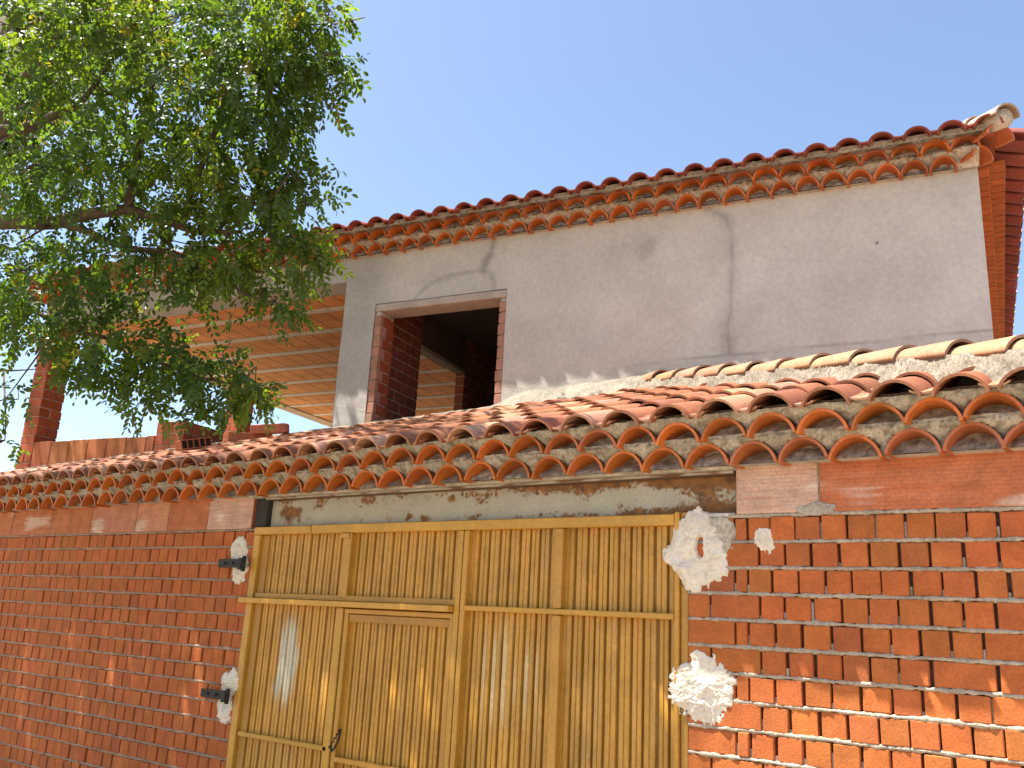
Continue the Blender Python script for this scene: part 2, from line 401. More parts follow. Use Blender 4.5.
for i in range(5):
    c = Vector(pts[0]).lerp(Vector(pts[-1]), i/4); mb.tube([c+Vector((-.012, -.004, -.006)), c+Vector((0, -.014, .004)), c+Vector((.012, -.004, .008))], [.005]*3, 6)
mb.build('latch_chain', M['iron'], wdo)
strap(gate, -5.74, -5.46, 1.93, .062); strap(gate, -5.74, -5.455, 1.018, .058)

# ------------------------------------------------------------------ steel lintel
lin = thing('steel_lintel', 'white painted steel beam streaked with rust above the gate', 'steel beam')
mb = MB()
def cf(u, v, p):
    base = (.40, .365, .275); k = fbm(p[0]*4.5, p[2]*8, 2, 6)*.8+.25*nz(p[0]*45, p[2]*45, 9); fine = nz(p[0]*60, p[2]*60)+.6*nz(p[0]*25, p[2]*40, 6)
    rt = sstep(.12, .48, k*.75+.62*sstep(.55, .95, v)*(.40+.75*sstep(-3.7, -2.6, p[0]))+.5*sstep(.4, .02, v)*(.3+.8*sstep(-3.3, -2.4, p[0]))+.45*sstep(-2.25, -1.85, p[0])+.34*fine-.10)
    rt = max(rt, sstep(.5, .9, 1.2-math.hypot((p[0]+5.15)/.17, (p[2]-2.31)/.16)+.5*fbm(p[0]*12, p[2]*12, 4)))
    for sx, sz in ((-3.62, 2.345), (-3.98, 2.24), (-3.85, 2.23)):
        rt = max(rt, sstep(.5, .8, 1.1-math.hypot((p[0]-sx)/.07, (p[2]-sz)/.05)+.5*nz(p[0]*30, p[2]*30)))
    return mix(tuple(q*(1+.06*fine) for q in base), mix((.30, .13, .03), (.10, .045, .018), .5+.7*nz(p[0]*25, p[2]*25, 3)), rt)
mb.grid(lambda u, v: (-5.345+3.61*u, .055, 2.196+.197*v), 720, 40, cf, False)
mb.box(-5.345, -1.735, .058, .07, 2.196, 2.393, (.1, .06, .04))
web = mb.build('web', M['steel'], lin)
def fl(z0, z1, nm, y0):
    m_ = MB()
    m_.grid(lambda u, v: (-5.345+3.61*u, y0, z0+(z1-z0)*v), 200, 2, lambda u, v, p: mix((.40, .35, .27), (.16, .075, .03), sstep(-.1, .35, fbm(p[0]*5, p[2]*30, 7))), False)
    m_.box(-5.345, -1.735, y0+.002, .14, z0, z1, (.14, .08, .05)); m_.build(nm, M['steel'], lin)
fl(2.395, 2.409, 'top_flange', -.012); fl(2.20, 2.209, 'bottom_flange', .052)
mb = MB(); mb.cbox(-5.485, -5.35, .012, .14, 2.2, 2.408, .006, (.045, .042, .036)); mb.build('end_block', M['concrete'], lin)
mb = MB()
def fn(u, v):
    x = -5.50+3.78*u; return (x, -.05-.008*nz(x*8, v*3)-.004*nz(x*40, v*5)+.012*(v > .9), 2.411+.022*v+.003*nz(x*15, 3))
mb.grid(fn, 300, 3, lambda u, v, p: vary((.46, .41, .33), .1), True); mb.box(-5.50, -1.72, -.038, .2, 2.4105, 2.431, (.42, .37, .3))
mb.build('mortar_ledge', M['mortar'], lin)

# ------------------------------------------------------------------ roof tiles
TOPC = (.235, .081, .032); COR = (.44, .115, .018)
def arch(mb, T, w0, w1, h0, h1, length, th, col, n=12, y0=0.0, flip=False, edge=None, ex=1.08):
    """barrel tile: mouth at local y=y0 (w0,h0), tail at y0+length (w1,h1); arch opens downward (flip: upward)"""
    vs = []; fs = []; cs = []
    ns = 5
    for s_ in range(ns):
        q = s_/(ns-1); w_ = w0+(w1-w0)*q; h_ = h0+(h1-h0)*q; y = y0+length*q
        for layer in (0, 1):
            for k in range(n+1):
                a = math.pi*k/n; rx = w_/2-(th if layer else 0); rz = h_-(th if layer else 0)
                z = rz*math.sin(a)**ex; z = -z if flip else z
                vs.append(T @ Vector((-rx*math.cos(a), y, z))); cs.append(col)
    st = 2*(n+1)
    for s_ in range(ns-1):
        for k in range(n):
            a = s_*st+k; fs.append((a, a+1, a+1+st, a+st)); b_ = a+n+1; fs.append((b_, b_+st, b_+st+1, b_+1))
        a = s_*st; fs.append((a, a+st, a+st+n+1, a+n+1)); a = s_*st+n; fs.append((a, a+n+1, a+n+1+st, a+st))
    sm = len(fs)
    ends = []
    for s_ in (0, ns-1):
        for k in range(n): a = s_*st+k; ends.append((a, a+n+1, a+n+2, a+1))
    mb.add(vs, fs, cs, True)
    # mouth rims as separate flat faces
    o_vs = vs; rim = []; rv = []
    for f in ends:
        i0 = len(rv); rv += [vs[i] for i in f]; rim.append((i0, i0+1, i0+2, i0+3))
    mb.add(rv, rim, edge or tuple(q*1.12 for q in col), False)

def cornice_row(mb_t, mb_m, xs, pitch, ymouth, ztip, hgt, yback, P, inside=.125, spandrel=.035, over=.085, seed=0, ztop=None, zbot=None, colr=COR):
    """row of mortared barrel tiles; P maps local (x along, y depth (neg = out), z) to world"""
    ztop = ztop or ztip+hgt+.02; zbot = zbot if zbot is not None else ztip+.008
    cols = []
    for x in xs:
        jx = x+random.uniform(-.008, .008); jz = random.uniform(-.006, .006); jr = random.uniform(-.07, .07)
        cols.append((jx, jz))
        T = P @ Matrix.Translation((jx, ymouth+random.uniform(-.010, .010), ztip+jz)) @ Matrix.Rotation(jr, 4, 'Y') @ Matrix.Rotation(random.uniform(-.04, .04), 4, 'Z') @ Matrix.Rotation(random.uniform(-.03, .03)+.03, 4, 'X')
        c = vary(colr, .16, .06)
        if random.random() < .1: c = mix(c, (.3, .1, .05), .5)
        arch(mb_t, T, pitch*1.0, pitch*.92, hgt*.95, hgt*.86, abs(yback-ymouth)+.03, .0145, c, n=14, ex=1.3)
    x0, x1 = min(xs)-pitch*.5, max(xs)+pitch*.5
    nu = int((x1-x0)/.0115); nv = 11
    xs_a = np.array([c[0] for c in cols])
    def fn(u, v):
        x = x0+(x1-x0)*u; z = zbot+(ztop-zbot)*v
        i = int(np.argmin(abs(xs_a-x))); dx = (x-xs_a[i])/(pitch*.5); dz = (z-ztip-cols[i][1])/hgt
        rr = max(dz/max(.02, .95*max(.0, 1-dx*dx)**.65), abs(dx)*1.05) if dz > 0 else abs(dx)*1.05
        ins = sstep(1.0, .86, rr)
        plug = inside*(.38+.72*max(0, min(1, dz*1.5-.1)))*(1.0+.4*nz(i*3.7, seed))
        y = ymouth + (spandrel-(over-.01)*sstep(.25, 1.0, v)+.03*sstep(.2, .0, v))*(1-ins) + plug*ins + (.017*fbm(x*20, z*24, seed)+.008*nz(x*75, z*75, seed))
        return P @ Vector((x, y, z))
    def cf(u, v, p):
        k = fbm(p.x*9, p.z*9, seed+1); d = sstep(.0, .4, fbm(p.x*26, p.z*34, seed))
        return mix(mix((.29, .25, .19), (.41, .365, .295), .5+.5*k), (.12, .09, .065), .65*d)
    mb_m.grid(fn, nu, nv, cf, True)
    for (ya, yb, z_) in ((ymouth+.06, yback+.02, zbot),):
        vs = [P @ Vector(q) for q in ((x0, ya, z_), (x1, ya, z_), (x1, yb, z_), (x0, yb, z_))]; mb_m.add(vs, [(0, 1, 2, 3)], (.4, .35, .29))

roof = thing('tiled_roof', 'low terracotta barrel tile lean-to roof above the gate and street walls', 'roof')
SL = .355; ZE = 2.612; YE = -.32
ang = math.atan(SL)
A11 = math.radians(11.2)
def wallY(x): return 2.617+(x+1.36)*math.tan(A11)
def hipY(x): return .5-.73*(x+1.08)
ct, cmn = MB(), MB()
P0 = Matrix.Identity(4)
cornice_row(ct, cmn, [-.39-.2388*i for i in range(47)]+[-.151, .088], .2388, -.14, 2.414, .118, 0, P0, seed=1)
cornice_row(ct, cmn, [-.515-.2362*i for i in range(47)]+[-.279, -.043], .2362, -.225, 2.527, .112, -.1, P0, seed=2, ztop=2.645)
cor = ct.build('eave_cornice', M['glazed'], roof); cmn.build('cornice_mortar', M['mortar'], cor)
rt, rc = MB(), MB()
pitch = .263; cols_x = [-.055-pitch*i for i in range(44)]
def cell_ok(x, y): return y < hipY(x)-.03 and y < wallY(x)-.02
LEN, EXP = .43, .36
for x in cols_x:
    k = 0; xx = x-.05
    colshift = random.uniform(-.012, .012)
    while True:
        y = YE+k*EXP*math.cos(ang)
        if not cell_ok(xx, y+.03): break
        z = ZE+(y-YE)*SL
        top = max(0, min(LEN, (min(hipY(xx), wallY(xx))-y)/math.cos(ang)))
        ln = min(LEN, top) if top > .08 else 0
        if ln:
            T = Matrix.Translation((xx+colshift+random.uniform(-.007, .007), y+random.uniform(-.012, .012), z+.004+random.uniform(-.004, .004))) @ Matrix.Rotation(ang-.030+random.uniform(-.008, .008), 4, 'X') @ Matrix.Rotation(random.uniform(-.018, .018), 4, 'Z') @ Matrix.Rotation(random.uniform(-.03, .03), 4, 'Y')
            c = vary(TOPC, .15, .07)
            if random.random() < .12: c = mix(c, (.38, .2, .14), .6)
            if random.random() < .1: c = mix(c, (.52, .28, .17), .5)
            arch(rt, T, .222, .19, .086, .074, ln, .013, c, ex=1.32, edge=mix(c, (.5, .25, .14), .4))
        k += 1
    k = 0; xc = x-.05-pitch/2
    while True:
        y = YE+.012+k*EXP*math.cos(ang)
        if not cell_ok(xc, y+.05): break
        z = ZE+(y-YE)*SL
        ln = min(LEN, (min(hipY(xc), wallY(xc))-y)/math.cos(ang))
        T = Matrix.Translation((xc+random.uniform(-.005, .005), y+.0, z+.036)) @ Matrix.Rotation(ang-.02, 4, 'X')
        arch(rc, T, .12, .15, .022, .03, ln, .010, vary(mix(TOPC, (.45, .22, .14), .4), .15), n=8, flip=True, edge=(.5, .28, .18))
        k += 1
rt.build('cover_tiles', M['tile'], roof); rc.build('channel_tiles', M['tile'], roof)
# mortar bed under the eave tiles and deck below the tiles
db = MB()
def fn(u, v):
    x = -11.6+11.65*u; return (x, YE+.135+.012*fbm(x*18, v*2, 3)-.03*sstep(.5, .0, v), 2.628+.05*v)
db.grid(fn, 900, 6, lambda u, v, p: mix((.25, .21, .16), (.36, .315, .255), .5+.5*fbm(p[0]*12, p[2]*12)), True)
ys = lambda x: min(wallY(x), hipY(x))
xsn = np.linspace(-11.6, 0.0, 60); vs = []; fs = []
for i, x in enumerate(xsn):
    yt = max(ys(x), YE+.11)
    vs += [(x, YE+.11, ZE+.11*SL-.008), (x, yt, ZE+(yt-YE)*SL-.008)]
for i in range(59): fs.append((2*i, 2*i+2, 2*i+3, 2*i+1))
db.add(vs, fs, (.35, .3, .25)); 
db.add([(-11.6, -.20, 2.634), (.05, -.20, 2.634), (.05, .1, 2.634), (-11.6, .1, 2.634)], [(0, 1, 2, 3)], (.35, .3, .25))
db.build('roof_bed', M['mortar'], roof)
# hip with its mortar bed
hb, hm = MB(), MB()
hp0 = Vector((.12, hipY(.12), 0)); hp0.z = ZE+(hp0.y-YE)*SL; hp1 = Vector((-3.35, hipY(-3.35), 0)); hp1.z = ZE+(hp1.y-YE)*SL
hd = (hp1-hp0); HL = hd.length; hd.normalize()
hx = hd.cross(Vector((0, 0, 1))).normalized(); hz = hx.cross(hd)
HM = Matrix((( *hx, ), ( *hd, ), ( *hz, ))).transposed().to_4x4()
HEX = .345; k = 0
HUP = .105
while k*HEX < HL-.1:
    o = hp0+hd*(k*HEX)+hz*(HUP+random.uniform(-.006, .006))
    T = Matrix.Translation(o) @ HM @ Matrix.Rotation(-.03+random.uniform(-.01, .01), 4, 'X') @ Matrix.Rotation(random.uniform(-.03, .03), 4, 'Z') @ Matrix.Rotation(random.uniform(-.04, .04), 4, 'Y')
    c = vary((.28, .145, .072), .1, .05)
    arch(hb, T, .235, .19, .10, .08, min(.43, HL-k*HEX), .014, c, edge=mix(c, (.3, .2, .15), .5)); k += 1
side_s = -1 if hx.y > 0 else 1          # side of the hip that faces the street
def fn(u, v):
    q = hp0+hd*(HL*u); a = u*HL
    out = (.105+.045*(1-v)+.010*fbm(a*9, v*2, 4, 5)+.005*nz(a*60, v*9)); 
    up = HUP+.012-.155*(1-v)
    return q+hx*side_s*out+hz*up
def cf(u, v, p): 
    return mix(mix((.18, .15, .11), (.26, .225, .175), .5+.5*nz(p.x*14, p.z*14)), (.14, .11, .08), sstep(.1, .45, nz(p.x*75, p.z*75, p.y*75)))
hm.grid(fn, 420, 12, cf, True)
hm.grid(lambda u, v: hp0+hd*(HL*u)+hx*side_s*(.1-.2*v)+hz*(HUP+.006), 60, 2, (.45, .4, .33), True)
hip = hb.build('hip_tiles', M['tile'], roof); hm.build('hip_mortar', M['mortar'], hip)
# far slope behind the hip
mb = MB(); N_ = 30; vs = []; fs = []
for i in range(N_+1):
    x = 0.05-3.4*i/N_; vs.append((x, hipY(x), ZE+(hipY(x)-YE)*SL-.01)); vs.append((x, max(hipY(x)+.01, wallY(x)), ZE+(hipY(x)-YE)*SL-.01))
for i in range(N_): fs.append((2*i, 2*i+1, 2*i+3, 2*i+2))
mb.add(vs, fs, TOPC); mb.build('rear_slope', M['tile'], roof)

# ------------------------------------------------------------------ house
house = thing('house', 'unfinished upper storey house with grey rendered wall, open terrace and red tiled eaves', 'house')
bx, by = -7*math.sin(A11), -D_CAM+7*math.cos(A11)
P = Matrix.Translation((bx, by, 0)) @ Matrix.Rotation(A11, 4, 'Z')      # local: x = t along facade, y = n into the house
ZC = 4.9
def polydist(x, z, pl):
    d = 9
    for (a, b_), (c, e) in zip(pl[:-1], pl[1:]):
        vx, vz = c-a, e-b_; t = max(0, min(1, ((x-a)*vx+(z-b_)*vz)/(vx*vx+vz*vz))); d = min(d, math.hypot(x-a-vx*t, z-b_-vz*t))
    return d
ARC = [(-4.42, 4.63), (-4.36, 4.71), (-4.22, 4.79), (-4.0, 4.83), (-3.75, 4.84), (-3.62, 4.80), (-3.57, 4.70), (-3.56, 4.63)]
CRK = [(-3.60, 5.16), (-3.62, 5.02), (-3.68, 4.90), (-3.70, 4.84)]
STN = [(-1.56, 5.15), (-1.40, 5.02), (-1.355, 4.85), (-1.36, 4.5), (-1.37, 4.2), (-1.40, 4.05), (-1.38, 3.8)]
LOW = [(-1.75, 3.80), (-1.2, 3.80), (-.6, 3.825), (.0, 3.835), (.56, 3.85)]
def rcol(x, z):
    base = (.51, .475, .415)
    f = fbm(x*1.6, z*1.6, 1, 5); g = fbm(x*7, z*7, 3, 4)
    tw = nz(x*2+1.5*nz(x*1.1, z*1.1, 4), z*16+5*nz(x*1.2, z*1.2, 8), 6)+.5*nz(x*14+6*nz(x*1.5, z*1.5, 2), z*3, 7)
    c = tuple(q*(1+.10*f+.06*g+.035*tw) for q in base)
    c = mix(c, (.50, .47, .415), .5+.5*nz(x*.9, z*1.3, 9))
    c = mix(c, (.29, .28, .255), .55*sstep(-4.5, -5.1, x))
    d = polydist(x, z, ARC)+.012*g; c = mix(c, (.22, .19, .165), .55*sstep(.045, .0, d)*(1-.5*sstep(.015, .04, d)))
    if -4.42 < x < -3.57 and 4.6 < z < 4.83: c = mix(c, (.43, .40, .36), .35)
    d = polydist(x, z, CRK)+.03*g; c = mix(c, (.2, .18, .16), .5*sstep(.08, .0, d))
    d = polydist(x, z, STN)+.03*g+.02*f; c = mix(c, (.27, .25, .225), (.26+.3*sstep(4.9, 5.1, z)+.3*sstep(4.2, 3.9, z))*sstep(.085, .0, d))
    d = min(polydist(x, z, STN), polydist(x, z, CRK))+.008*g; c = mix(c, (.15, .135, .12), .26*sstep(.016, .004, d))
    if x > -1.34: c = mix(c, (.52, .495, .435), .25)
    d = abs(z-(3.80+.022*(x+1.75))); 
    if x > -2.0 and z < 3.80+.022*(x+1.75): c = mix(c, (.46, .44, .395), .6)
    if x > -2.2: c = mix(c, (.2, .18, .165), .55*sstep(.014, .0, d+.004*g))
    d = math.hypot((x+2.15)/.14, (z-4.86)/.13)+.7*g; c = mix(c, (.2, .19, .175), .33*sstep(1.3, .2, d))
    d = math.hypot((x+.23)/.012, (z-4.64)/.012); c = mix(c, (.06, .05, .05), sstep(1.1, .6, d))
    pb = sstep(.35, .6, nz(x*2.7+4, z*2.0, 5)+.4*g); c = mix(c, (.41, .36, .31), .28*pb)
    # plaster tone shifts in a band along the foot of the wall
    c = mix(c, (.40, .38, .32), .6*sstep(3.82, 3.66, z+.06*f)*sstep(-1.2, -1.9, x)*sstep(-3.6, -3.3, x))
    return c
fw = MB(); XR = .51
def patch(x0, x1, z0, z1, st=.02):
    nu = max(1, int((x1-x0)/st)); nv = max(1, int((z1-z0)/st))
    def fn(u, v):
        x = x0+(x1-x0)*u; z = z0+(z1-z0)*v
        return P @ Vector((x, .006*fbm(x*1.3, z*1.3, 2, 3)+.0018*fbm(x*9, z*9, 4, 3), z))
    fw.grid(fn, nu, nv, lambda u, v, p: rcol(x0+(x1-x0)*u, z0+(z1-z0)*v), True)
WX0, WX1, WZ1 = -4.88, -3.43, 4.62
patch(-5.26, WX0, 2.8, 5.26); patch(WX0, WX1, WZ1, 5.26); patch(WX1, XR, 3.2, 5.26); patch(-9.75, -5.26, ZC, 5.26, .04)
# wall thickness behind the render (kept clear of the rendered face)
rc_ = (.36, .33, .30)
fw.box(-5.26, WX0-.001, .012, .25, 2.8, 5.25, rc_, P); fw.box(WX1+.001, XR-.002, .012, .25, 2.8, 5.25, rc_, P)
fw.box(WX0, WX1, .07, .25, 4.56, 5.25, rc_, P); fw.box(-9.75, -5.262, .012, .3, ZC+.003, 5.25, rc_, P)
fw.box(-5.2605, -5.2595, .0, .25, 2.8, ZC, rc_, P); fw.box(WX0, WX1, .05, .25, 2.8, 3.30, rc_, P)
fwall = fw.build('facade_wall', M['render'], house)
# window opening: brick jambs and concrete lintel
win = MB(); wm = MB(); win2 = MB(); wm2 = MB()
CH = .112
for i in range(16):
    z0 = 3.28+i*CH; z1 = min(z0+CH-.012, 4.535)
    if z1-z0 < .03: break
    odd = i % 2
    for xa, xb in ((WX0+.002, WX0+.078), (WX1-.075, WX1-.002)):
        segs = [(.004, .118), (.130, .248)] if odd else [(.004, .06), (.072, .186), (.198, .248)]
        wn = win if xa < -4 else win2
        for ya, yb in segs:
            e = random.uniform(-.006, .004)
            l_ = xa if xa < -4 else xa+e; r_ = xb+e if xa < -4 else xb
            wn.cbox(l_, r_, ya+random.uniform(-.004, .004), yb, z0, z1, .003, vary((.30, .065, .022), .15) if ya > .01 else mix(vary((.36, .12, .06), .15), (.42, .33, .26), .3), P)
wm.box(WX0+.004, WX0+.064, .02, .246, 3.2, 4.54, (.50, .44, .38), P); wm2.box(WX1-.064, WX1-.004, .02, .246, 3.2, 4.54, (.45, .4, .34), P)
wj = win.build('window_jamb', M['brick'], house); wm.build('jamb_mortar', M['mortar'], wj); wj = win2.build('window_jamb', M['brick'], house); wm2.build('jamb_mortar', M['mortar'], wj)
mb = MB(); mb.cbox(WX0+.003, WX1-.003, .0, .245, 4.542, 4.617, .006, (.42, .35, .29), P); mb.build('window_lintel', M['concrete'], house)
# ceiling: ceramic blocks between concrete joists
cb = MB(); jb = MB()
CT0, CT1, CN1 = -9.5, -4.95, 6.6
ribs = [.67+.633*i for i in range(10)]
edges = [.25]+ribs+[CN1]
for i in range(len(edges)-1):
    n0, n1 = edges[i]+(.05 if i else 0), edges[i+1]-.05
    rows_n = 4
    for r in range(rows_n*3):
        a = n0+(n1-n0)*r/(rows_n*3); c = n0+(n1-n0)*(r+1)/(rows_n*3)
        g = .010 if r % 3 == 2 else .004
        t = CT0
        if True:
            cb.cbox(CT0, CT1, a+g/2, c-g/2, ZC+.01, ZC+.06, .003, vary((.58, .25, .078), .10), P)
    cb.box(CT0, CT1, n0, n1, ZC+.035, ZC+.08, (.2, .08, .03), P)
    if i: jb.cbox(CT0, CT1, edges[i]-.045, edges[i]+.045, ZC, ZC+.1, .004, (.56, .49, .38), P)
# butt joints between the blocks run across the strips
for i in range(len(edges)-1):
    n0, n1 = edges[i]+(.05 if i else 0), edges[i+1]-.05
    t = CT0+.1*(i % 3)
    while t < CT1:
        cb.box(t-.004, t+.004, n0+.005, n1-.005, ZC+.0085, ZC+.02, (.16, .06, .025), P); t += .255
ceil = cb.build('terrace_ceiling', M['ceramic'], house); jb.build('ceiling_joist', M['concrete'], ceil)
mb = MB(); mb.cbox(-9.75, CT0-.002, .0, CN1, ZC-.015, 5.2, .006, (.42, .30, .20), P); mb.cbox(-9.75, .45, CN1+.002, CN1+.25, ZC-.10, 5.2, .006, (.35, .27, .2), P)
mb.box(-9.74, XR-.26, .3, CN1+.2, 5.0, 5.19, (.35, .3, .26), P)
mb.build('edge_beam', M['concrete'], house)
mb = MB(); mb.box(-4.88, .45, .255, 6.6, ZC-.02, ZC+.06, (.10, .075, .055), P); mb.build('room_ceiling', M['concrete'], house)  # near-black colour stands in for the unlit room
# terrace floor slab and rooms
mb = MB(); mb.box(-9.75, .8, .26, CN1+.3, 3.05, 3.30, (.42, .40, .36), P); mb.build('terrace_floor', M['concrete'], house)
def brickwall(mb, mm, x0, x1, y0, y1, z0, z1, axis, cl=.24, ch=CH, col=(.30, .08, .028), both=True):
    """thin brick wall as single bricks in running bond, local house axes"""
    n = int((z1-z0)/ch)+1
    for i in range(n):
        a = z0+i*ch; b_ = min(a+ch-.011, z1)
        if b_-a < .02: continue
        s0, s1 = (x0, x1) if axis == 'x' else (y0, y1)
        p = s0-(cl/2 if i % 2 else 0)
        while p < s1:
            q0, q1 = max(p, s0), min(p+cl-.011, s1)
            if q1-q0 > .015:
                if axis == 'x': mb.cbox(q0, q1, y0, y1, a, b_, .003, vary(col, .16), P)
                else: mb.cbox(x0, x1, q0, q1, a, b_, .003, vary(col, .16), P)
            p += cl
    mm.box(x0+.006, x1-.006, y0+.006, y1-.006, z0, z1-.012, (.34, .27, .21), P)
pb, pm = MB(), MB()
brickwall(pb, pm, -5.0, -4.885, .252, .93, 3.3, ZC, 'y', col=(.2, .05, .025)); brickwall(pb, pm, -5.0, -4.885, 1.95, 6.4, 3.3, ZC, 'y', col=(.24, .06, .03))  # bricks darkened in colour to stand for the dim interior
pb.box(-5.0, -4.885, .93, 1.95, 4.49, ZC, (.10, .06, .04), P)  # doorway head, interior dimness painted in as well
brickwall(pb, pm, -4.88, .45, 3.6, 3.72, 3.3, ZC, 'x', col=(.22, .06, .03)); 
pt = pb.build('partition_wall', M['brick'], house); pm.build('partition_mortar', M['mortar'], pt)
mb = MB(); mb.cbox(-5.004, -4.88, .935, 1.945, 4.445, 4.487, .003, (.30, .22, .15), P); mb.build('door_lintel', M['concrete'], house)
sb, sm_ = MB(), MB(); 
for nn in range(1): 
    T4 = P @ Matrix.Translation((XR, 0, 0)) @ Matrix.Rotation(-.072, 4, 'Z')
    sb.box(-.25, -.003, .26, 6.5, 2.8, 5.2, (.4, .13, .055), T4)
sb.build('side_wall', M['brick'], house)
# pillars
def pillar(x0, x1, y0, y1, z0, z1):
    pb, pm = MB(), MB()
    n = int((z1-z0)/CH)+1
    for i in range(n):
        a = z0+i*CH; c = min(a+CH-.011, z1)
        if c-a < .02: continue
        if i % 2: cells = [(x0, x1, y0, (y0+y1)/2-.005), (x0, x1, (y0+y1)/2+.005, y1)]
        else: cells = [(x0, (x0+x1)/2-.005, y0, y1), ((x0+x1)/2+.005, x1, y0, y1)]
        for q in cells:
            e = random.uniform(-.004, .004)
            pb.cbox(q[0]+e, q[1]+e, q[2]+e, q[3]+e, a, c, .003, vary((.31, .075, .025), .15), P)
    pm.box(x0+.008, x1-.008, y0+.008, y1-.008, z0, z1, (.40, .31, .25), P)
    o = pb.build('brick_pillar', M['brick'], house); pm.build('pillar_mortar', M['mortar'], o); return o
pillar(-9.76, -9.52, .0, .29, 2.7, ZC-.018); pillar(-9.78, -9.50, 3.3, 3.6, 2.9, ZC-.018); pillar(-9.75, -9.5, 6.3, 6.6, 2.9, ZC-.018)
# parapet of hollow blocks and the stub of brickwork at its end
mb = MB(); t = -9.515; i = 0
while t < -7.62:
    e = min(t+.30, -7.60); mb.cbox(t+.004, e-.004, .0, .10, 2.75, 3.385+random.uniform(-.006, .006), .004, vary((.35, .12, .045), .12), P); t = e
mb.build('parapet', M['brick'], house)
pb, pm = MB(), MB()
brickwall(pb, pm, -7.585, -7.18, .0, .115, 2.88, 3.545, 'x', ch=.133); brickwall(pb, pm, -7.292, -7.18, .125, .585, 2.88, 3.545, 'y', ch=.133)
o = pb.build('brick_stub', M['brick'], house); pm.build('stub_mortar', M['mortar'], o)
# mortar flashing along the foot of the wall
mb = MB()
def fn(u, v):
    t = -9.75+7.70*u; q = P @ Vector((t, 0, 0)); zr = ZE+(q.y-YE)*SL+.055
    a = fbm(t*5, v*2, 8, 5); wgt = sstep(-3.55, -3.2, t)
    hh = .03+.095*wgt+.008*a; out = .08+.08*wgt+.01*a
    return P @ Vector((t, -out*(1-v)-.004-.01*nz(t*22, v*6), zr-out*(1-v)*SL-.02*(1-v)+hh*v))
mb.grid(fn, 600, 8, lambda u, v, p: mix((.19, .165, .125), (.245, .215, .17), .5+.5*fbm(p.x*9, p.z*9)), True)
mb.build('wall_flashing', M['mortar'], house)
# upper eaves
UT, UM = MB(), MB()
UP = .2427; UC = (.36, .09, .03)
xs1 = [.268-.1985*i for i in range(52)]
cornice_row(UT, UM, xs1, .1985, -.10, 5.142, .112, .0, P, seed=11, inside=.10, ztop=5.262)
xs2 = [.425-.2085*i for i in range(50)]
cornice_row(UT, UM, xs2, .2085, -.20, 5.246, .106, -.06, P, seed=12, inside=.10, ztop=5.36)
uc = UT.build('upper_cornice', M['glazed'], house); 
UR = MB(); 
SU = .34; au = math.atan(SU)
for i in range(44):
    x = .585-UP*i
    for k in range(10):
        y = -.31+k*.345; 
        if x > .62-y*.55-.25 and k > 0: break
        T = P @ Matrix.Translation((x+random.uniform(-.006, .006), y+random.uniform(-.008, .008), 5.325+(y+.31)*SU)) @ Matrix.Rotation(au-.02, 4, 'X') @ Matrix.Rotation(random.uniform(-.03, .03), 4, 'Z')
        arch(UR, T, .2, .165, .085, .066, .42, .013, vary((.27, .06, .035), .18), edge=(.22, .05, .035))
        T = P @ Matrix.Translation((x-UP/2, y-.004, 5.366+(y+.31)*SU)) @ Matrix.Rotation(au-.02, 4, 'X')
        arch(UR, T, .115, .15, .02, .03, .42, .012, vary((.34, .09, .05), .18), n=8, flip=True, edge=(.36, .1, .06))
UR.build('upper_roof_tiles', M['tile'], house)
def fn(u, v):
    x = -9.9+10.6*u; return P @ Vector((x, -.235+.012*fbm(x*18, v, 5), 5.335+.05*v))
UM.grid(fn, 700, 4, lambda u, v, p: mix((.30, .25, .2), (.45, .4, .33), .5+.5*fbm(p.x*12, p.z*12)), True)

def fn(u, v):
    x = .33+.19*u; z = 5.148+.115*v
    return P @ Vector((x, -.035-.13*sstep(.0, 1.0, v+.35*u-.25)+.01*fbm(x*25, z*25, 3), z))
UM.grid(fn, 20, 14, lambda u, v, p: mix((.42, .37, .30), (.52, .47, .40), .5+.5*fbm(p.x*9, p.z*9)), True)
UM.build('upper_cornice_mortar', M['mortar'], uc)
# roof planes behind the tile edge
mb = MB()
zr = lambda n: 5.30+(n+.25)*SU
mb.add([P @ Vector(q) for q in ((-9.9, -.25, zr(-.25)), (.62, -.25, zr(-.25)), (-1.6, 3.4, zr(3.4)), (-9.9, 3.4, zr(3.4)), (1.1, 7.0, zr(-.25)), (-9.9, 7.0, zr(-.25)))],
       [(0, 1, 2, 3), (1, 4, 2), (2, 4, 5, 3)], (.36, .12, .07)); mb.build('roof_deck', M['tile'], house)
